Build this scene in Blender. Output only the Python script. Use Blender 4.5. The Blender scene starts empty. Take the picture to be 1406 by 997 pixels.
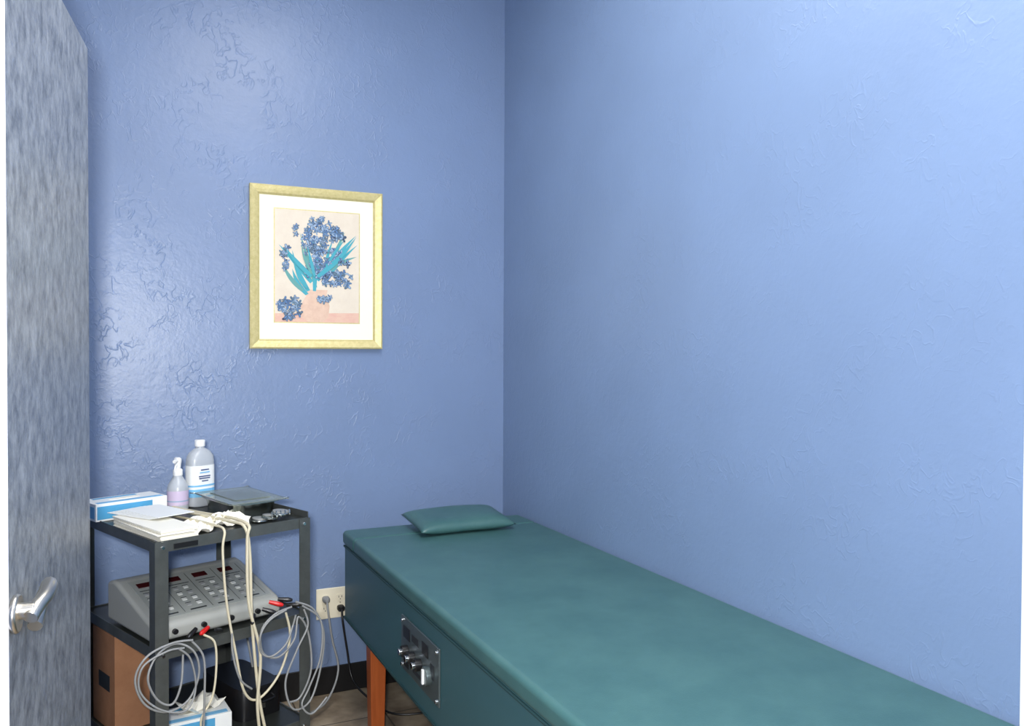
import bpy, bmesh, math, random
from mathutils import Vector, Matrix, Euler
random.seed(7)
S=bpy.context.scene
S.view_settings.view_transform='Standard'
S.view_settings.look='None'
COL=S.collection

def lin(c):
    return tuple(((v/255)/12.92 if v/255<=0.04045 else ((v/255+0.055)/1.055)**2.4) for v in c)+(1.0,)

# ---------------------------------------------------------------- materials
def mat(name,rgb,rough=0.5,metal=0.0,bump=None,var=None,trans=0.0,alpha=1.0,spec=0.5,coat=0.0):
    m=bpy.data.materials.new(name); m.use_nodes=True
    nt=m.node_tree; b=nt.nodes['Principled BSDF']
    b.inputs['Base Color'].default_value=lin(rgb)
    b.inputs['Roughness'].default_value=rough
    b.inputs['Metallic'].default_value=metal
    b.inputs['Specular IOR Level'].default_value=spec
    b.inputs['Transmission Weight'].default_value=trans
    b.inputs['Alpha'].default_value=alpha
    b.inputs['Coat Weight'].default_value=coat
    tc=nt.nodes.new('ShaderNodeTexCoord')
    if var:   # (rgb2, scale, stretch(x,y,z), lo, hi)
        rgb2,sc,st,lo,hi=var
        mp=nt.nodes.new('ShaderNodeMapping'); mp.inputs['Scale'].default_value=st
        nz=nt.nodes.new('ShaderNodeTexNoise'); nz.inputs['Scale'].default_value=sc; nz.inputs['Detail'].default_value=10; nz.inputs['Roughness'].default_value=.74
        cr=nt.nodes.new('ShaderNodeValToRGB')
        cr.color_ramp.elements[0].position=lo; cr.color_ramp.elements[1].position=hi
        cr.color_ramp.elements[0].color=lin(rgb); cr.color_ramp.elements[1].color=lin(rgb2)
        nt.links.new(tc.outputs['Object'],mp.inputs[0]); nt.links.new(mp.outputs[0],nz.inputs['Vector'])
        nt.links.new(nz.outputs['Fac'],cr.inputs[0]); nt.links.new(cr.outputs[0],b.inputs['Base Color'])
    if bump:  # (kind, scale, strength, distance)
        kind,sc,stg,dist=bump
        if kind=='voronoi':
            t=nt.nodes.new('ShaderNodeTexVoronoi'); t.feature='DISTANCE_TO_EDGE'; o=t.outputs['Distance']
        else:
            t=nt.nodes.new('ShaderNodeTexNoise'); t.inputs['Detail'].default_value=4; o=t.outputs['Fac']
        t.inputs['Scale'].default_value=sc
        bp=nt.nodes.new('ShaderNodeBump'); bp.inputs['Strength'].default_value=stg; bp.inputs['Distance'].default_value=dist
        nt.links.new(tc.outputs['Object'],t.inputs['Vector']); nt.links.new(o,bp.inputs['Height'])
        nt.links.new(bp.outputs[0],b.inputs['Normal'])
    return m

def wall_paint(name,rgb,rough=0.34,ridge=.8,fine=.5):
    """semi-gloss paint over trowelled knock-down plaster"""
    m=bpy.data.materials.new(name); m.use_nodes=True
    nt=m.node_tree; N=nt.nodes; L=nt.links; b=N['Principled BSDF']
    b.inputs['Roughness'].default_value=rough
    b.inputs['Specular IOR Level'].default_value=0.5
    tc=N.new('ShaderNodeTexCoord')
    mp=N.new('ShaderNodeMapping'); mp.inputs['Scale'].default_value=(1,1,.75)
    L.new(tc.outputs['Object'],mp.inputs[0])
    n1=N.new('ShaderNodeTexNoise'); n1.inputs['Scale'].default_value=26; n1.inputs['Detail'].default_value=2; n1.inputs['Distortion'].default_value=.5
    L.new(mp.outputs[0],n1.inputs['Vector'])
    s=N.new('ShaderNodeMath'); s.operation='SUBTRACT'; s.inputs[1].default_value=.5; L.new(n1.outputs['Fac'],s.inputs[0])
    a=N.new('ShaderNodeMath'); a.operation='ABSOLUTE'; L.new(s.outputs[0],a.inputs[0])
    r=N.new('ShaderNodeMapRange'); r.inputs['From Min'].default_value=0; r.inputs['From Max'].default_value=.04; r.inputs['To Min'].default_value=ridge; r.inputs['To Max'].default_value=0
    L.new(a.outputs[0],r.inputs[0])
    n2=N.new('ShaderNodeTexNoise'); n2.inputs['Scale'].default_value=6; n2.inputs['Detail'].default_value=3
    L.new(tc.outputs['Object'],n2.inputs['Vector'])
    r2=N.new('ShaderNodeMapRange'); r2.inputs['From Min'].default_value=.43; r2.inputs['From Max'].default_value=.62
    L.new(n2.outputs['Fac'],r2.inputs[0])
    mu=N.new('ShaderNodeMath'); mu.operation='MULTIPLY'; L.new(r.outputs[0],mu.inputs[0]); L.new(r2.outputs[0],mu.inputs[1])
    n3=N.new('ShaderNodeTexNoise'); n3.inputs['Scale'].default_value=95; n3.inputs['Detail'].default_value=3
    L.new(tc.outputs['Object'],n3.inputs['Vector'])
    n4=N.new('ShaderNodeTexNoise'); n4.inputs['Scale'].default_value=32; n4.inputs['Detail'].default_value=2
    L.new(tc.outputs['Object'],n4.inputs['Vector'])
    m3=N.new('ShaderNodeMath'); m3.operation='MULTIPLY_ADD'; m3.inputs[1].default_value=fine; L.new(n3.outputs['Fac'],m3.inputs[0]); L.new(mu.outputs[0],m3.inputs[2])
    m4=N.new('ShaderNodeMath'); m4.operation='MULTIPLY_ADD'; m4.inputs[1].default_value=.9; L.new(n4.outputs['Fac'],m4.inputs[0]); L.new(m3.outputs[0],m4.inputs[2])
    bp=N.new('ShaderNodeBump'); bp.inputs['Strength'].default_value=.5; bp.inputs['Distance'].default_value=.0023
    L.new(m4.outputs[0],bp.inputs['Height']); L.new(bp.outputs[0],b.inputs['Normal'])
    n5=N.new('ShaderNodeTexNoise'); n5.inputs['Scale'].default_value=2.5; n5.inputs['Detail'].default_value=5
    L.new(tc.outputs['Object'],n5.inputs['Vector'])
    cr=N.new('ShaderNodeValToRGB'); cr.color_ramp.elements[0].position=.3; cr.color_ramp.elements[1].position=.7
    cr.color_ramp.elements[0].color=lin([v*.98 for v in rgb]); cr.color_ramp.elements[1].color=lin([min(255,v*1.02) for v in rgb])
    L.new(n5.outputs['Fac'],cr.inputs[0]); L.new(cr.outputs[0],b.inputs['Base Color'])
    return m

def tile_mat():
    m=bpy.data.materials.new('floor_tile'); m.use_nodes=True
    nt=m.node_tree; N=nt.nodes; L=nt.links; b=N['Principled BSDF']; b.inputs['Roughness'].default_value=.35
    tc=N.new('ShaderNodeTexCoord')
    br=N.new('ShaderNodeTexBrick'); br.offset=0; br.inputs['Scale'].default_value=1; br.inputs['Brick Width'].default_value=.305; br.inputs['Row Height'].default_value=.305
    br.inputs['Mortar Size'].default_value=.003; br.inputs['Mortar'].default_value=lin((70,62,54))
    L.new(tc.outputs['Object'],br.inputs['Vector'])
    nz=N.new('ShaderNodeTexNoise'); nz.inputs['Scale'].default_value=9; nz.inputs['Detail'].default_value=8; L.new(tc.outputs['Object'],nz.inputs['Vector'])
    cr=N.new('ShaderNodeValToRGB'); cr.color_ramp.elements[0].position=.35; cr.color_ramp.elements[1].position=.7
    cr.color_ramp.elements[0].color=lin((104,90,74)); cr.color_ramp.elements[1].color=lin((172,156,132))
    L.new(nz.outputs['Fac'],cr.inputs[0]); L.new(cr.outputs[0],br.inputs['Color1']); L.new(cr.outputs[0],br.inputs['Color2'])
    L.new(br.outputs['Color'],b.inputs['Base Color'])
    return m

M={}
M['wall']=wall_paint('blue_wall_paint',(118,138,172),.37,.72,.42)
M['wall_r']=wall_paint('blue_wall_paint_smoother',(120,141,173),.42,.40,.36)
M['ceil']=mat('ceiling_white',(225,225,222),.9,bump=('noise',60,.4,.003))
M['floor']=tile_mat()
M['base']=mat('black_vinyl_baseboard',(18,18,20),.4)
M['door']=mat('grey_mottled_door',(84,91,101),.36,var=((160,166,173),9,(3,3,2.0),.36,.72),bump=('noise',70,.35,.003))
M['dooredge']=mat('door_edge_paint',(205,208,222),.5)
M['nickel']=mat('satin_nickel',(214,208,196),.3,1)
M['vinyl']=mat('teal_vinyl',(56,94,95),.38,bump=('voronoi',240,.3,.0008),var=((72,110,108),6,(1,1,1),.32,.7))
M['vinyl2']=mat('teal_vinyl_side',(56,94,100),.40,bump=('voronoi',260,.22,.0006))
M['seam']=mat('dark_teal_seam',(32,62,64),.6)
M['wood']=mat('orange_wood',(178,92,42),.4,var=((146,68,28),7,(6,6,.6),.3,.7))
M['panel']=mat('control_panel_metal',(98,110,112),.35,.6)
M['black']=mat('black_plastic',(22,22,24),.35)
M['dark']=mat('dark_label',(38,42,46),.5)
M['chrome']=mat('chrome',(220,222,225),.12,1)
M['cart']=mat('cart_gunmetal_steel',(84,88,86),.34,.5,var=((104,108,106),8,(1,1,1),.35,.7))
M['carttop']=mat('cart_shelf_black',(52,55,52),.35,.3)
M['console']=mat('console_grey_plastic',(154,156,151),.45,bump=('noise',300,.15,.0005))
M['panelface']=mat('console_face',(140,144,140),.4)
M['white']=mat('white_plastic',(235,236,235),.4)
M['button']=mat('button_grey',(196,198,194),.5)
M['paper']=mat('white_paper',(246,243,230),.8,bump=('noise',30,.2,.001))
M['card']=mat('white_card',(238,240,238),.6)
M['blue']=mat('package_blue',(80,160,205),.5)
M['lblue']=mat('label_light_blue',(120,185,225),.5)
M['navy']=mat('label_navy_text',(50,70,120),.5)
M['lav']=mat('lavender_label',(205,190,215),.5)
M['pet']=mat('cloudy_plastic',(206,212,218),.3,trans=.3)
M['acry']=mat('clear_acrylic',(205,218,208),.08,trans=.75,alpha=.8)
M['steel']=mat('stainless_steel',(190,195,188),.22,1)
M['red']=mat('red_plastic',(200,32,30),.35)
M['led']=mat('led_window',(58,18,20),.15)
M['cream']=mat('beige_rubber_tube',(206,198,172),.45)
M['grey']=mat('grey_cable',(140,142,142),.45)
M['ivory']=mat('ivory_outlet_plastic',(236,228,204),.35)
M['brown']=mat('cardboard',(162,116,84),.8,var=((144,100,70),12,(1,1,1),.3,.7))
M['gold']=mat('gold_frame',(202,188,126),.42,.25,var=((226,212,156),60,(1,1,1),.35,.7),bump=('noise',140,.6,.002))
M['mat_board']=mat('cream_mat_board',(252,248,222),.85)
M['art_bg']=mat('print_background',(230,218,198),.6,var=((220,206,186),14,(1,1,1),.35,.7))
M['art_tbl']=mat('print_table_pink',(222,174,156),.6,var=((230,196,172),30,(1,1,3),.35,.7))
M['art_vase']=mat('print_vase',(216,180,156),.6,var=((232,202,178),30,(1,1,1),.35,.7))
M['art_leaf']=mat('print_leaf_teal',(66,164,178),.6)
M['art_leaf2']=mat('print_leaf_green',(98,160,156),.6)
M['art_f1']=mat('print_iris_blue',(84,122,166),.6)
M['art_f2']=mat('print_iris_pale',(148,172,198),.6)
M['art_f3']=mat('print_iris_dark',(46,58,86),.6)
M['art_f4']=mat('print_iris_slate',(92,118,136),.6)
M['trim']=mat('white_trim_paint',(238,238,240),.4)
M['emit']=bpy.data.materials.new('fluorescent_diffuser'); M['emit'].use_nodes=True
_b=M['emit'].node_tree.nodes['Principled BSDF']; _b.inputs['Emission Color'].default_value=(1,1,1,1); _b.inputs['Emission Strength'].default_value=2.0

# ---------------------------------------------------------------- helpers
def empty(name,loc=(0,0,0),rz=0):
    e=bpy.data.objects.new(name,None); e.location=loc; e.rotation_euler=(0,0,rz); e.empty_display_size=.1
    COL.objects.link(e); return e
def finish(name,bm,mats,parent=None,loc=(0,0,0),rot=(0,0,0),smooth=False,bevel=0,seg=2,subsurf=0):
    bmesh.ops.recalc_face_normals(bm,faces=bm.faces)
    me=bpy.data.meshes.new(name); bm.to_mesh(me); bm.free()
    for m in (mats if isinstance(mats,list) else [mats]): me.materials.append(m)
    o=bpy.data.objects.new(name,me); COL.objects.link(o)
    o.location=loc; o.rotation_euler=rot
    if parent: o.parent=parent
    if smooth:
        for p in me.polygons: p.use_smooth=True
    if bevel:
        md=o.modifiers.new('bevel','BEVEL'); md.width=bevel; md.segments=seg; md.limit_method='ANGLE'; md.angle_limit=math.radians(40)
        for p in me.polygons: p.use_smooth=True
        wn=o.modifiers.new('wn','WEIGHTED_NORMAL')
    if subsurf:
        md=o.modifiers.new('sub','SUBSURF'); md.levels=subsurf; md.render_levels=subsurf
    return o
def addbox(bm,x0,x1,y0,y1,z0,z1,mi=0):
    vs=[bm.verts.new(p) for p in [(x0,y0,z0),(x1,y0,z0),(x1,y1,z0),(x0,y1,z0),(x0,y0,z1),(x1,y0,z1),(x1,y1,z1),(x0,y1,z1)]]
    for f in [(3,2,1,0),(4,5,6,7),(0,1,5,4),(1,2,6,5),(2,3,7,6),(3,0,4,7)]:
        fa=bm.faces.new([vs[i] for i in f]); fa.material_index=mi
def box(name,x0,x1,y0,y1,z0,z1,m,parent=None,bevel=0,seg=2,loc=(0,0,0),rot=(0,0,0)):
    bm=bmesh.new(); addbox(bm,x0,x1,y0,y1,z0,z1)
    return finish(name,bm,m,parent,loc,rot,bevel=bevel,seg=seg)
def cyl(name,r,h,m,parent=None,loc=(0,0,0),rot=(0,0,0),r2=None,n=24,bevel=0):
    bm=bmesh.new(); bmesh.ops.create_cone(bm,cap_ends=True,segments=n,radius1=r,radius2=r if r2 is None else r2,depth=h)
    o=finish(name,bm,m,parent,loc,rot,smooth=False,bevel=bevel or min(r,h)*.12,seg=2)
    return o
def loft(name,prof,m,parent=None,loc=(0,0,0),rot=(0,0,0),n=32,e=2.0,cap=True):
    """prof: (z,rx,ry[,e])"""
    bm=bmesh.new(); rings=[]
    for p in prof:
        z,rx,ry=p[:3]; ee=p[3] if len(p)>3 else e
        ring=[]
        for i in range(n):
            t=2*math.pi*i/n; c,s=math.cos(t),math.sin(t)
            ring.append(bm.verts.new((rx*math.copysign(abs(c)**(2/ee),c),ry*math.copysign(abs(s)**(2/ee),s),z)))
        rings.append(ring)
    for a,b in zip(rings,rings[1:]):
        for i in range(n): bm.faces.new([a[i],a[(i+1)%n],b[(i+1)%n],b[i]])
    if cap: bm.faces.new(rings[0][::-1]); bm.faces.new(rings[-1])
    o=finish(name,bm,m,parent,loc,rot,smooth=True)
    md=o.modifiers.new('es','EDGE_SPLIT'); md.split_angle=math.radians(50)
    return o
def tube(name,pts,r,m,parent=None):
    cu=bpy.data.curves.new(name,'CURVE'); cu.dimensions='3D'; cu.bevel_depth=r; cu.bevel_resolution=3; cu.use_fill_caps=True
    P=[Vector(p) for p in pts]; out=[]
    for i in range(len(P)-1):
        p0=P[max(i-1,0)];p1=P[i];p2=P[i+1];p3=P[min(i+2,len(P)-1)]
        for k in range(8):
            t=k/8
            out.append(.5*((2*p1)+(p2-p0)*t+(2*p0-5*p1+4*p2-p3)*t*t+(3*p1-p0-3*p2+p3)*t**3))
    out.append(P[-1])
    sp=cu.splines.new('POLY'); sp.points.add(len(out)-1)
    for q,p in zip(sp.points,out): q.co=(*p,1)
    sp.use_smooth=True
    cu.materials.append(m)
    o=bpy.data.objects.new(name,cu); COL.objects.link(o)
    if parent: o.parent=parent
    return o
def crumple(name,w,d,m,parent,loc,rz,amp=.012,n=7,seed=1,lift=0.0):
    rnd=random.Random(seed); bm=bmesh.new(); g=[]
    for i in range(n):
        row=[]
        for j in range(n):
            row.append(bm.verts.new(((i/(n-1)-.5)*w+rnd.uniform(-1,1)*w*.03,(j/(n-1)-.5)*d+rnd.uniform(-1,1)*d*.03,rnd.uniform(0,amp)+lift*i/(n-1))))
        g.append(row)
    for i in range(n-1):
        for j in range(n-1): bm.faces.new([g[i][j],g[i+1][j],g[i+1][j+1],g[i][j+1]])
    o=finish(name,bm,m,parent,loc,(0,0,rz))
    md=o.modifiers.new('s','SOLIDIFY'); md.thickness=.0008
    return o

# ---------------------------------------------------------------- room
XR=1.532; YB=3.33; XL=-.22; YF=-1.2; H=3.1
box('floor',XL-.1,XR+.1,YF-.1,YB+.1,-.1,0,M['floor'])
box('ceiling',XL-.1,XR+.1,YF-.1,YB+.1,H,H+.1,M['ceil'])
box('wall_back',XL-.1,XR+.1,YB,YB+.1,0,H,M['wall'])
box('wall_right',XR,XR+.1,YF,YB,0,H,M['wall_r'])
box('wall_left',XL-.1,XL,YF,YB,0,H,M['wall'])
box('wall_front',XL-.1,XR+.1,YF-.1,YF,0,H,M['wall'])
box('baseboard_back',XL,XR,YB-.008,YB,0,.11,M['base'],bevel=.002)
box('baseboard_right',XR-.008,XR,YF,YB-.008,0,.11,M['base'],bevel=.002)
box('baseboard_left',XL,XL+.008,YF,YB-.008,0,.11,M['base'],bevel=.002)
box('trim_1',XR-.012,XR,.80,.988,.11,H,M['trim'],bevel=.003)

# ---------------------------------------------------------------- door leaf (open, folded back along the left wall)
near=Vector((-.151,1.454,0)); far=Vector((-.061,2.140,0))
d=(far-near); W=d.length; ang=math.atan2(d.y,d.x)
D=empty('door_1',near,ang)
T=.04
box('leaf',0,W,.002,T,.012,2.08,M['door'],D,bevel=.002)
box('edge_strip',-.002,0.0,.002,T,.012,2.08,M['dooredge'],D)
for i,z in enumerate((.25,1.04,1.85)):
    cyl('hinge_%d'%i,.007,.09,M['nickel'],D,(W+.004,.03,z))
hx,hz=.022,.995
cyl('handle_rose',.030,.010,M['nickel'],D,(hx,-.003,hz-.008),(math.pi/2,0,0),bevel=.004)
cyl('handle_neck',.013,.026,M['nickel'],D,(hx,-.016,hz-.004),(math.pi/2,0,0))
tube('handle_lever',[(hx-.012,-.024,hz-.012),(hx+.01,-.030,hz),(hx+.035,-.036,hz+.008),(hx+.065,-.036,hz+.014),(hx+.09,-.030,hz+.012),(hx+.108,-.022,hz-.002),(hx+.110,-.014,hz-.022),(hx+.095,-.012,hz-.040),(hx+.075,-.012,hz-.052)],.0115,M['nickel'],D)

# ---------------------------------------------------------------- treatment table
TB=empty('treatment_table',(0,0,0))
x0,x1,y0,y1=.77,1.524,.86,3.15; zt=.699
def cushion(name,ya,yb):
    bm=bmesh.new(); addbox(bm,x0,x1,ya,yb,zt-.055,zt)
    return finish(name,bm,M['vinyl'],TB,bevel=.017,seg=5)
cushion('cushion_main',y0,2.985)
cushion('cushion_head',2.98,y1)
box('cabinet_body',x0+.008,x1-.014,y0+.01,y1-.008,.362,zt-.053,M['vinyl2'],TB,bevel=.006)
box('cabinet_bottom_seam',x0+.004,x1-.014,y0+.006,y1-.004,.362,.368,M['seam'],TB)
tube('piping',[(x0+.004,y0+.02,zt-.057),(x0+.004,y0+.5,zt-.057),(x0+.004,y1-.4,zt-.057),(x0+.004,y1-.02,zt-.057)],.004,M['seam'],TB)
for i,(lx,ly) in enumerate([(x0+.055,2.87),(x1-.055,2.87),(x0+.055,1.12),(x1-.055,1.12)]):
    bm=bmesh.new(); bmesh.ops.create_cone(bm,cap_ends=True,segments=4,radius1=.034,radius2=.042,depth=.364)
    bmesh.ops.rotate(bm,verts=bm.verts,matrix=Matrix.Rotation(math.pi/4,3,'Z'))
    finish('leg_%d'%(i+1),bm,M['wood'],TB,(lx,ly,.182),bevel=.003)
px=x0+.008
box('control_panel',px-.006,px,2.085,2.415,.43,.59,M['panel'],TB,bevel=.002)
k=0
for yy in (2.10,2.40):
    for zz in (.443,.577):
        cyl('panel_bolt_%d'%k,.006,.006,M['chrome'],TB,(px-.008,yy,zz),(0,math.pi/2,0)); k+=1
for j,(ya,yb,za,zb) in enumerate([(2.33,2.39,.53,.565),(2.25,2.31,.54,.56),(2.17,2.22,.535,.57),(2.12,2.15,.49,.53),(2.34,2.385,.445,.46),(2.2,2.3,.452,.462)]):
    box('panel_label_%d'%j,px-.0075,px-.005,ya,yb,za,zb,M['dark'] if j%2 else M['black'],TB)
for j,yy in enumerate((2.355,2.295,2.235)):
    cyl('knob_%d'%j,.017,.02,M['black'],TB,(px-.015,yy,.497),(0,math.pi/2,0))
    cyl('knob_cap_%d'%j,.010,.010,M['chrome'],TB,(px-.029,yy,.497),(0,math.pi/2,0))
cyl('timer_dial',.026,.016,M['panel'],TB,(px-.013,2.165,.49),(0,math.pi/2,0))
box('timer_pointer',px-.027,px-.02,2.161,2.169,.47,.51,M['white'],TB)

def pillow():
    n=32; w,dp,t=.385,.255,.033; bm=bmesh.new()
    def pt(i,j,sg):
        u=2*i/n-1; v=2*j/n-1
        X=w/2*u*(1-.035*(1-v*v)*abs(u)); Y=dp/2*v*(1-.05*(1-u*u)*abs(v))
        h=((1-abs(u)**5)*(1-abs(v)**4.5))**.55*t
        h*=1+.05*math.sin(5*u+2*v)
        return (X,Y,sg*h)
    top=[[bm.verts.new(pt(i,j,1)) for j in range(n+1)] for i in range(n+1)]
    bot=[[top[i][j] if i in(0,n) or j in(0,n) else bm.verts.new(pt(i,j,-.75)) for j in range(n+1)] for i in range(n+1)]
    for i in range(n):
        for j in range(n):
            bm.faces.new([top[i][j],top[i+1][j],top[i+1][j+1],top[i][j+1]])
            bm.faces.new([bot[i][j],bot[i][j+1],bot[i+1][j+1],bot[i+1][j]])
    return finish('pillow',bm,M['vinyl'],None,(1.192,3.01,zt+.032),(math.radians(5),0,math.radians(0)),smooth=True)
pillow()

# ---------------------------------------------------------------- framed picture on back wall
FP=empty('framed_picture',(.7135,YB,1.711))
w,h=.523,.634; fw=.037; dp=.022
bm=bmesh.new()
prof=[(0,0),(0,dp),(.006,dp+.003),(.018,dp),(.030,dp-.004),(fw,.012),(fw,0)]
rings=[]
for (o_,dd) in prof:
    rings.append([bm.verts.new((sx*(w/2-o_),-dd,sz*(h/2-o_))) for sx,sz in((-1,-1),(1,-1),(1,1),(-1,1))])
for a,b in zip(rings,rings[1:]):
    for i in range(4): bm.faces.new([a[i],a[(i+1)%4],b[(i+1)%4],b[i]])
finish('frame_moulding',bm,M['gold'],FP)
box('mat_board',-w/2+.03,w/2-.03,-.009,-.001,-h/2+.03,h/2-.03,M['mat_board'],FP)
aw,ah=.333,.44; az=.008
box('mat_bevel',-aw/2-.004,aw/2+.004,-.0096,-.009,az-ah/2-.004,az+ah/2+.004,M['gold'],FP)
am=[M['art_bg'],M['art_tbl'],M['art_vase'],M['art_leaf'],M['art_leaf2'],M['art_f1'],M['art_f2'],M['art_f3'],M['art_f4']]
bm=bmesh.new(); lay=[0]
def poly(pts,mi):
    lay[0]+=1; y=-.0100-lay[0]*.0000020
    vs=[bm.verts.new(((min(max(s,0),1)-.5)*aw,y,az+(min(max(t,0),1)-.5)*ah)) for s,t in pts]
    try:
        f=bm.faces.new(vs); f.material_index=mi
    except Exception: pass
def PA(x,y): return ((x-375)/115,(443-y)/153)
poly([(0,0),(1,0),(1,1),(0,1)],0)
poly([(0,0),(1,0),(1,.09),(0,.075)],1)
poly([PA(*p) for p in [(418,398),(446,398),(444,408),(449,420),(447,436),(438,443),(420,443),(411,436),(409,420),(416,408)]],2)
def leaf(xa,ya,xb,yb,wd,mi):
    a=Vector((xa,ya)); b=Vector((xb,yb)); dd=(b-a); nn=Vector((-dd.y,dd.x)).normalized()*wd
    L_=[];R_=[]
    bend=nn*random.uniform(-1.2,1.2)
    for k in range(9):
        t=k/8; c=a+dd*t+bend*math.sin(math.pi*t); ww=math.sin(math.pi*min(1,.25+t*.75))
        L_.append(c+nn*ww); R_.append(c-nn*ww)
    poly([PA(*p) for p in L_+R_[::-1]],mi)
for a in [(432,385,486,320,3.6,3),(440,388,488,333,3,3),(424,388,380,338,3.6,3),(420,400,398,345,3.4,3),(430,395,408,320,2.6,4),(445,380,470,316,3.4,4),(418,405,398,370,3.2,3),(436,375,425,326,2.6,3),(448,372,487,350,2.6,4),(428,400,432,336,3,3),(412,400,384,362,3,4),(440,390,454,326,2.6,3)]:
    leaf(*a)
def flower(cx,cy,r):
    base=random.choice([5,5,6,8,8,7])
    q0=r*.62
    poly([PA(cx+q0*math.cos(t)*random.uniform(.6,1.25),cy+q0*math.sin(t)*random.uniform(.6,1.25)) for t in [k*2*math.pi/11 for k in range(11)]],7 if random.random()<.5 else 8)
    t0=random.random()*6; n_=random.randint(4,6)
    for k in range(n_):
        t=t0+k*2*math.pi/n_+random.uniform(-.25,.25); L_=r*random.uniform(.42,.62); Wd=L_*random.uniform(.3,.5)
        ct,st=math.cos(t),math.sin(t); px_,py_=cx+ct*L_*1.05,cy+st*L_*1.05
        def el(k1,k2,mi):
            P=[]
            for j in range(9):
                s=j*2*math.pi/9; u_=L_*k1*math.cos(s); v_=Wd*k2*math.sin(s)*(1+.35*math.cos(s))
                P.append(PA(px_+u_*ct-v_*st,py_+u_*st+v_*ct))
            poly(P,mi)
        el(1.15,1.3,7 if random.random()<.5 else 8)
        el(1,1,random.choice([base,5,5,6,6,8]))
        if random.random()<.5: el(.7,.28,7 if random.random()<.4 else 6)
def clus(n,cx,cy,rx,ry,r0=4,r1=6.5):
    for _ in range(n):
        t=random.uniform(0,2*math.pi); q=math.sqrt(random.random())
        flower(cx+rx*q*math.cos(t),cy+ry*q*math.sin(t),random.uniform(r0,r1))
clus(34,437,327,29,25); clus(28,446,362,33,20); clus(16,462,384,24,9); clus(9,389,356,8,15,3.5,5)
clus(22,394,424,15,17); clus(6,440,410,10,7); clus(5,404,318,6,6,2.5,4); clus(9,428,375,15,10); clus(8,462,318,13,9); clus(5,436,302,14,4,3,4.5)
for a in [(432,380,486,322,3.2,3),(424,380,389,343,3.2,3),(418,396,402,362,3.0,3),(440,372,476,344,2.4,3),(428,380,418,338,2.2,3),(424,376,410,335,2,4),(444,366,470,326,2,3)]: leaf(*a)
clus(12,440,345,30,28,3,4.5)
finish('iris_print',bm,am,FP)

# ---------------------------------------------------------------- wall outlet
OX,OZ=.775,.367
WO=empty('wall_outlet',(OX,YB,OZ))
box('cover_plate',-.066,.066,-.006,0,-.062,.062,M['ivory'],WO,bevel=.003)
for i,cx in enumerate((-.03,.03)):
    for j,cz in enumerate((-.021,.021)):
        loft('socket_%d%d'%(i,j),[(0,.017,.0145,3),(.003,.017,.0145,3)],M['ivory'],WO,(cx,-.005,cz),(math.pi/2,0,0))
        for s in (-.006,.006): box('slot_%d%d%s'%(i,j,'a' if s<0 else 'b'),cx+s-.001,cx+s+.001,-.009,-.0078,cz-.001,cz+.007,M['black'],WO)
        cyl('ground_%d%d'%(i,j),.002,.001,M['black'],WO,(cx,-.0085,cz-.007),(math.pi/2,0,0))
    cyl('plate_screw_%d'%i,.0025,.002,M['nickel'],WO,(cx,-.007,0),(math.pi/2,0,0))
PC=empty('power_cord',(0,0,0))
loft('plug_body',[(0,.014,.012,3),(.02,.014,.012,3),(.03,.007,.007,2)],M['grey'],PC,(OX-.03,YB-.009,OZ+.021),(math.pi/2,0,0))
tube('cord',[(OX-.03,YB-.036,OZ+.02),(OX-.035,YB-.07,OZ+.0),(OX-.02,YB-.08,OZ-.12),(OX-.0,YB-.10,OZ-.24),(OX-.06,YB-.16,OZ-.33),(OX-.16,YB-.25,OZ-.33),(OX-.27,YB-.35,.06),(OX-.34,YB-.4,.18),(OX-.38,YB-.36,.4),(OX-.40,YB-.25,.57)],.004,M['grey'],PC)
P2=empty('power_cord.001',(0,0,0))
loft('plug_body',[(0,.014,.012,3),(.02,.014,.012,3),(.03,.007,.007,2)],M['black'],P2,(OX+.03,YB-.009,OZ-.021),(math.pi/2,0,0))
tube('cord',[(OX+.03,YB-.036,OZ-.021),(OX+.028,YB-.055,OZ-.06),(OX+.045,YB-.06,OZ-.18),(OX+.06,YB-.09,OZ-.29),(OX+.10,YB-.18,.03),(OX+.16,YB-.3,.006),(OX+.28,YB-.34,.006),(OX+.36,YB-.30,.02),(OX+.4,YB-.3,.2),(OX+.4,YB-.3,.37)],.0042,M['black'],P2)

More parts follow.
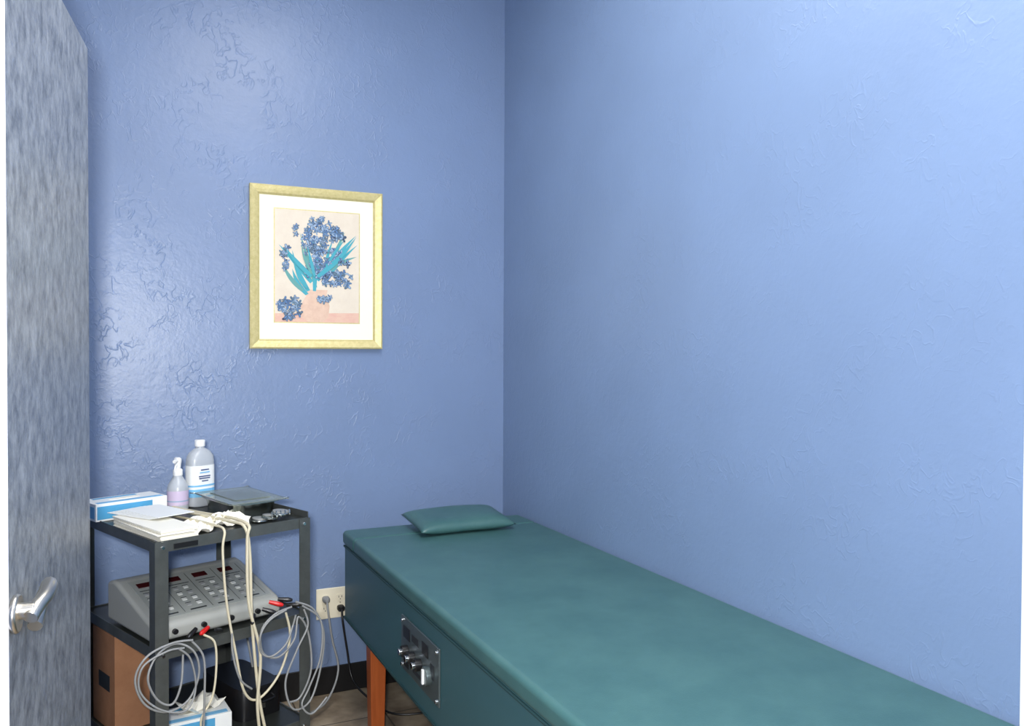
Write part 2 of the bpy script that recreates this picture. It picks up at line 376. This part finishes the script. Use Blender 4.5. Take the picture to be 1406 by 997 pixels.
# ---------------------------------------------------------------- utility cart
A=Vector((.089,2.507,0)); RZ=math.radians(21)
CW,CD=.490,.55; ZT,ZM,ZL=.85,.545,.20
UC=empty('utility_cart',A,RZ)
def shelf(name,z,lip):
    bm=bmesh.new(); addbox(bm,.003,CW-.003,.003,CD-.003,z-.004,z,1)
    t=.003
    addbox(bm,0,CW,0,t,z-.028,z+lip); addbox(bm,0,CW,CD-t,CD,z-.028,z+lip)
    addbox(bm,0,t,t,CD-t,z-.028,z+lip); addbox(bm,CW-t,CW,t,CD-t,z-.028,z+lip)
    return finish(name,bm,[M['cart'],M['carttop']],UC)
shelf('top_shelf',ZT,.004); shelf('middle_shelf',ZM,.004); shelf('bottom_shelf',ZL,.004)
Lw=.034
for i,(cx,cy,sx,sy) in enumerate([(0,0,1,1),(CW,0,-1,1),(0,CD,1,-1),(CW,CD,-1,-1)]):
    bm=bmesh.new(); t=.004
    e=-.001
    def bx(a0,a1,b0,b1): addbox(bm,min(a0,a1),max(a0,a1),min(b0,b1),max(b0,b1),.07,ZT+.002)
    bx(cx+sx*e,cx+sx*Lw,cy+sy*e,cy+sy*(-t)); bx(cx+sx*e,cx-sx*t,cy-sy*t,cy+sy*Lw)
    finish('post_%d'%(i+1),bm,M['cart'],UC)
    for zz in (ZT-.014,ZM-.014,ZL-.014):
        cyl('bolt_%d_%d'%(i,int(zz*100)),.005,.004,M['chrome'],UC,(cx+sx*.018,cy-sy*.006,zz),(math.pi/2,0,0))
    wx,wy=cx+sx*.02,cy+sy*.02
    cyl('caster_wheel_%d'%i,.03,.02,M['black'],UC,(wx,wy,.03),(math.pi/2,0,.3))
    box('caster_fork_%d'%i,wx-.012,wx+.012,wy-.014,wy+.014,.045,.075,M['chrome'],UC,bevel=.003)
box('right_guard_rail',CW-.003,CW,.0,CD,ZT,ZT+.022,M['cart'],UC)
box('brand_plate',.05,.12,-.0055,-.003,ZT-.022,ZT-.008,M['black'],UC)

def cart_obj(name,a,b,z,rz=0):   # placed in world coordinates on the cart
    c,s=math.cos(RZ),math.sin(RZ)
    return empty(name,(A.x+a*c-b*s,A.y+a*s+b*c,z),RZ+rz)

# console
EC=cart_obj('electrotherapy_console',.006,.04,ZM+.001)
cw,cd=.41,.33
bm=bmesh.new()
pr=[(0,.008),(0,.05),(.018,.062),(.255,.132),(.285,.136),(cd,.125),(cd,.008)]
L1=[bm.verts.new((0,p[0],p[1])) for p in pr]; L2=[bm.verts.new((cw,p[0],p[1])) for p in pr]
bm.faces.new(L1[::-1]); bm.faces.new(L2)
for i in range(len(pr)): j=(i+1)%len(pr); bm.faces.new([L1[i],L1[j],L2[j],L2[i]])
finish('housing',bm,M['console'],EC,bevel=.012,seg=4)
for i,(fx,fy) in enumerate([(.04,.04),(cw-.04,.04),(.04,cd-.04),(cw-.04,cd-.04)]): cyl('foot_%d'%i,.012,.009,M['black'],EC,(fx,fy,.0045))
sl=math.atan2(.070,.237)
FE=bpy.data.objects.new('face',None); COL.objects.link(FE); FE.parent=EC; FE.location=(0,.018,.062); FE.rotation_euler=(sl,0,0)
Lf=math.hypot(.07,.237)
box('face_plate',.03,cw-.02,.010,Lf-.008,-.001,.002,M['panelface'],FE,bevel=.001)
for g in range(4):
    gx=.045+g*.087
    box('display_%d'%g,gx,gx+.045,Lf-.055,Lf-.03,.001,.004,M['led'],FE,bevel=.001)
    for r_ in range(4):
        for c_ in range(2):
            box('button_%d%d%d'%(g,r_,c_),gx+c_*.032,gx+.014+c_*.032,.046+r_*.032,.058+r_*.032,.001,.0045,M['button'] if (r_+c_)%3 else M['grey'],FE,bevel=.001)
            box('btn_text_%d%d%d'%(g,r_,c_),gx+c_*.032,gx+.018+c_*.032,.062+r_*.032,.065+r_*.032,.0015,.0024,M['dark'],FE)
    box('group_label_%d'%g,gx-.004,gx+.06,.172,.175,.0015,.0026,M['dark'],FE)
    box('group_line_%d'%g,gx+.068,gx+.0692,.02,Lf-.02,.0015,.0026,M['dark'],FE)
    box('text_%d'%g,gx,gx+.05,.022,.028,.0015,.0026,M['dark'],FE)
    cyl('output_jack_%d'%g,.008,.012,M['black'],EC,(gx+.02,-.003,.032),(math.pi/2,0,0))
# leads : plugs in the front of the console
EL=cart_obj('electrode_cables',0,0,0)
def plug(i,a,b,z,m,dirv=(-.5,-.8,-.25),L=.045):
    dv=Vector(dirv).normalized(); q=dv.to_track_quat('Z','Y').to_euler()
    loft('plug_%d'%i,[(0,.0055,.0055),(.012,.0065,.0065),(.03,.0075,.0075),(.04,.006,.006),(.045,.003,.003)],m,EL,(a,b,z),q,n=16)
def fr(x,y,b=-.02):     # point on the front face of the cart
    a=(x-213)/426.0; Zd=2.29+.72*a
    return (a,b,1.4-(y-478)*Zd/1140)
for i,(x,y,m,dv) in enumerate([(262,870,'black',(-.7,-.5,-.25)),(278,868,'red',(-.7,-.5,-.1)),(295,872,'black',(-.7,-.6,.3)),
      (352,842,'black',(.7,-.5,-.3)),(362,832,'red',(.7,-.5,-.25)),(375,828,'black',(.7,-.5,-.1)),(388,836,'black',(.7,-.6,.0)),(340,850,'black',(-.5,-.7,-.3))]):
    a_,b_,z_=fr(x,y,.005); plug(i,a_,b_-.005,z_,M[m],dv)
topz=ZT+.012
R1=.0048
tube('lead_tube_1',[(.20,.50,topz),(.17,.36,topz),(.18,.20,topz+.004),(.195,.05,topz+.004),(.197,-.012,topz-.004),fr(293,760),fr(298,830),fr(310,900),fr(322,955),fr(342,965),fr(372,930),fr(388,880),fr(382,845)],R1*.8,M['cream'],EL)
tube('lead_tube_2',[(.22,.50,topz),(.21,.36,topz+.004),(.235,.20,topz+.006),(.25,.05,topz+.006),(.262,-.014,topz-.004),fr(330,765),fr(332,840),fr(336,900),fr(343,965),fr(352,1010)],R1,M['cream'],EL)
tube('lead_tube_3',[(.24,.51,topz),(.235,.36,topz+.004),(.25,.20,topz+.008),(.265,.06,topz+.012),(.27,-.022,topz+.001),fr(324,745,-.03),fr(326,830,-.03),fr(342,900,-.03),fr(338,970,-.03),fr(342,1015,-.03)],R1,M['cream'],EL)
tube('lead_4',[fr(266,875,-.03),fr(279,885,-.035),fr(281,920,-.035),fr(276,960,-.035),fr(262,990,-.035),fr(262,1010,-.035)],.0032,M['cream'],EL)
def loop(name,pts,b,r,m): tube(name,[fr(x,y,b-.004*(i%3)) for i,(x,y) in enumerate(pts)],r,m,EL)
loop('lead_5',[(248,880),(222,884),(192,902),(180,935),(190,968),(215,978),(243,962),(255,925),(248,895),(228,885),(205,900),(193,932),(205,962),(222,968),(232,940),(236,900)],-.05,.0031,M['grey'])
loop('lead_6',[(248,882),(262,905),(262,960),(262,1010)],-.045,.0031,M['grey'])
loop('lead_7',[(236,890),(215,894),(186,915),(184,950),(206,974),(236,975),(250,945),(243,905),(228,890)],-.058,.0028,M['grey'])
loop('lead_8',[(392,828),(418,838),(433,870),(430,920),(412,965),(385,975),(376,940),(392,895),(408,860),(404,838)],-.04,.0032,M['grey'])
loop('lead_9',[(388,836),(362,846),(342,868),(346,900),(368,905),(390,880),(398,850),(412,870),(416,920),(402,960),(384,968)],-.03,.0032,M['grey'])
loop('lead_10',[(375,838),(350,852),(336,872),(338,896),(352,902),(372,885),(384,862),(388,845)],-.05,.003,M['grey'])
loop('lead_11',[(398,832),(425,852),(424,900),(408,945),(396,968),(410,980),(436,958)],-.055,.003,M['grey'])
loop('lead_12',[(303,873),(303,900),(312,935),(330,950)],-.03,.003,M['grey'])

# alcohol bottle
AB=cart_obj('alcohol_bottle',.345,.450,ZT+.0005,.15)
loft('bottle_body',[(0,.040,.026,2.6),(.004,.046,.030,2.8),(.02,.047,.031,3),(.155,.047,.031,3),(.172,.045,.030,2.7),(.187,.036,.025,2.3),(.197,.022,.018,2),(.201,.0145,.0145,2),(.210,.0145,.0145,2)],M['pet'],AB,n=48)
loft('cap',[(.206,.017,.017),(.226,.017,.017),(.228,.015,.015)],M['white'],AB)
loft('label',[(.035,.0478,.0318,3),(.142,.0478,.0318,3)],M['card'],AB,n=48,cap=False)
loft('label_blue_band',[(.035,.0484,.0324,3),(.062,.0484,.0324,3)],M['lblue'],AB,n=48,cap=False)
loft('label_wave',[(.07,.0483,.0323,3),(.076,.0483,.0323,3)],M['lblue'],AB,n=48,cap=False)
for i,(zz,ww) in enumerate([(.126,.018),(.117,.022),(.104,.026),(.097,.024),(.088,.014)]):
    box('label_text_%d'%i,-ww,ww*.7,-.0335,-.0319,zz,zz+.0035,M['navy'] if i!=1 else M['lblue'],AB)
# spray bottle
SB=cart_obj('spray_bottle',.26,.435,ZT+.0005,.1)
loft('bottle_body',[(0,.030,.030),(.003,.034,.034),(.07,.034,.034),(.085,.031,.031),(.10,.022,.022),(.112,.015,.015),(.122,.013,.013)],M['pet'],SB)
loft('label',[(.018,.0347,.0347),(.066,.0347,.0347)],M['lav'],SB,cap=False)
loft('label_band',[(.03,.0351,.0351),(.034,.0351,.0351)],M['art_f2'],SB,cap=False)
loft('collar',[(.116,.0155,.0155),(.134,.0155,.0155),(.138,.011,.011)],M['white'],SB)
loft('sprayer_head',[(.136,.009,.009),(.15,.010,.012),(.162,.011,.016),(.172,.010,.016),(.176,.007,.010)],M['white'],SB)
tube('nozzle',[(0,0,.165),(-.012,-.012,.166),(-.024,-.02,.165)],.006,M['white'],SB)
tube('trigger',[(-.008,-.008,.156),(-.018,-.016,.146),(-.02,-.018,.132)],.0035,M['white'],SB)
tube('dip_tube',[(0,0,.12),(.003,.002,.06),(.008,.004,.01)],.0025,M['white'],SB)

# instrument tray with clear lid
IT=cart_obj('instrument_tray',.393,.262,ZT+.0005,-.06)
bm=bmesh.new()
def ring(w_,d_,z_,n=24,e=6):
    out=[]
    for i in range(n):
        t=2*math.pi*(i+.5)/n; c,s=math.cos(t),math.sin(t)
        out.append(bm.verts.new((w_*math.copysign(abs(c)**(2/e),c),d_*math.copysign(abs(s)**(2/e),s),z_)))
    return out
rg=[ring(.068,.115,.0),ring(.080,.128,.046),ring(.090,.139,.047),ring(.090,.139,.0445),ring(.079,.127,.044),ring(.067,.114,.003)]
for a,b in zip(rg,rg[1:]):
    for i in range(24): bm.faces.new([a[i],a[(i+1)%24],b[(i+1)%24],b[i]])
bm.faces.new(rg[0][::-1]); bm.faces.new(rg[-1])
finish('steel_pan',bm,M['steel'],IT,smooth=True).modifiers.new('es','EDGE_SPLIT')
box('clear_lid',-.094,.094,-.144,.144,.049,.054,M['acry'],IT,bevel=.0015)
box('lid_ridge',-.06,.06,-.10,.10,.054,.057,M['acry'],IT,bevel=.001)
tube('lid_rim',[(-.092,-.142,.053),(-.09,-.142,.053),(.09,-.142,.053),(.092,-.142,.053),(.092,-.14,.053),(.092,.14,.053),(.092,.142,.053),(-.092,.142,.053),(-.092,.14,.053),(-.092,-.142,.053)],.002,M['steel'],IT)
for i in range(5):
    tube('instrument_%d'%i,[(-.05+i*.02,-.09,.008+i*.002),(-.045+i*.022,.02,.012),(-.04+i*.018,.09,.01)],.003,M['steel'],IT)
# loose electrode pads & clips in front of tray
PD=cart_obj('electrode_pads',.40,.07,ZT+.001)
for i in range(6):
    cyl('pad_%d'%i,.026,.004,M['grey'] if i%2 else M['steel'],PD,(-.05+i*.018,(.012 if i%2 else -.012),.003+i*.003),(.08*(i%3-1),.06,0))
for i in range(5):
    tube('clip_%d'%i,[(-.02+.015*i,-.04,.008+.002*i),(.0+.016*i,.0,.02),(.03+.012*i,.035,.012)],.0025,M['steel'],PD)
NP=cart_obj('crumpled_napkins',.215,.115,ZT)
crumple('napkin_1',.12,.10,M['paper'],NP,(0,.03,.001),.4,.02,7,3)
crumple('napkin_2',.10,.07,M['paper'],NP,(.06,-.03,.001),-.5,.022,7,4)
crumple('napkin_3',.12,.06,M['paper'],NP,(-.04,-.04,.001),.9,.016,7,5)
crumple('napkin_4',.09,.06,M['paper'],NP,(.065,.02,.004),.2,.03,7,8)

# paper envelopes stack
PS=cart_obj('paper_stack',.07,.19,ZT)
for i in range(12):
    a_=random.uniform(-.05,.05); o_=random.uniform(-.006,.006)
    box('sheet_%02d'%i,-.055,.055,-.185,.14,.0+i*.0024,.0017+i*.0024,M['paper'],PS,loc=(o_,o_+i*.0008,.0005),rot=(0,0,a_*.6))
PS2=cart_obj('paper_stack.001',.095,.30,ZT+.030)
for i in range(5):
    box('sheet_%02d'%i,-.06,.06,-.10,.10,i*.002,.0015+i*.002,M['card'],PS2,loc=(i*.006,i*-.01,.0005),rot=(0,0,.25-.03*i))

GB=cart_obj('glove_box',.10,.475,ZT+.0005,.05)
def printed_box(E,w_,d_,h_):
    box('carton',-w_/2,w_/2,-d_/2,d_/2,0,h_,M['card'],E,bevel=.0015)
    box('print_front',-w_/2+.004,w_/2-.05,-d_/2-.0006,-d_/2,.006,h_-.008,M['blue'],E)
    box('print_top',-w_/2+.01,w_/2-.01,-d_/2+.008,-d_/2+.03,h_,h_+.0006,M['lblue'],E)
    box('print_top_b',-w_/2+.03,w_/2-.06,d_/2-.03,d_/2-.012,h_,h_+.0006,M['blue'],E)
    box('print_side',-w_/2-.0006,-w_/2,-d_/2+.01,d_/2-.01,.008,h_-.01,M['lblue'],E)
    loft('dispenser_slot',[(h_,.05,.014),(h_+.0012,.05,.014)],M['paper'],E)
printed_box(GB,.23,.12,.055)
GB2=cart_obj('tissue_box',.185,.15,ZL+.0005,-.25)
printed_box(GB2,.19,.12,.075)
crumple('protruding_tissue',.12,.09,M['paper'],GB2,(.02,.02,.0765),.4,.03,6,11)

BC=cart_obj('equipment_case',.395,.26,ZL+.0005)
loft('case_body',[(0,.078,.14,7),(.09,.078,.14,7),(.10,.074,.135,7)],M['black'],BC,n=40)
tube('case_handle',[(-.03,-.143,.07),(-.03,-.16,.06),(.03,-.16,.06),(.03,-.143,.07)],.004,M['black'],BC)
box('case_latch',-.008,.008,-.145,-.139,.03,.05,M['nickel'],BC)

CB=cart_obj('cardboard_box',.068,.42,ZL+.0005)
box('carton',-.055,.055,-.09,.09,0,.30,M['brown'],CB,bevel=.002)
box('flap_left',-.055,-.001,-.09,.09,.300,.303,M['brown'],CB)
box('flap_right',.001,.055,-.09,.09,.300,.303,M['brown'],CB)
box('tape',-.012,.012,-.091,.091,.303,.3036,M['cream'],CB)
box('print',-.0556,-.055,-.05,.04,.12,.17,M['dark'],CB)

# ---------------------------------------------------------------- ceiling light + flash
CL=empty('ceiling_light',(.62,1.1,H))
bm=bmesh.new()
addbox(bm,-.3,.3,-1.2,-1.175,-.06,0);addbox(bm,-.3,.3,1.175,1.2,-.06,0);addbox(bm,-.3,-.275,-1.175,1.175,-.06,0);addbox(bm,.275,.3,-1.175,1.175,-.06,0)
finish('fixture_frame',bm,M['trim'],CL)
box('diffuser',-.275,.275,-1.175,1.175,-.05,-.04,M['emit'],CL)
def area(name,loc,sx,sy,e,target=None,col=(1,1,1)):
    l=bpy.data.lights.new(name,'AREA'); l.shape='RECTANGLE'; l.size=sx; l.size_y=sy; l.energy=e; l.color=col
    o=bpy.data.objects.new(name,l); COL.objects.link(o); o.location=loc
    if target: o.rotation_euler=(Vector(target)-Vector(loc)).to_track_quat('-Z','Y').to_euler()
    return o
lc=area('ceiling_lamp',(.62,1.1,H-.07),.55,2.3,49,None,(1,.98,.95))
area('camera_flash',(-.085,-.05,1.50),.12,.08,66,(.2,3.2,1.30),(1,.99,.97))

# ---------------------------------------------------------------- camera
cam=bpy.data.cameras.new('camera'); co=bpy.data.objects.new('camera',cam); COL.objects.link(co)
cam.sensor_width=36; cam.lens=1140/1406*36; cam.clip_start=.02
R=Matrix.Rotation(math.radians(-25.3),4,'Z')@Matrix.Rotation(math.radians(90-1.03),4,'X')@Matrix.Rotation(math.radians(.25),4,'Z')
co.matrix_world=Matrix.Translation((0,0,1.4))@R
S.camera=co
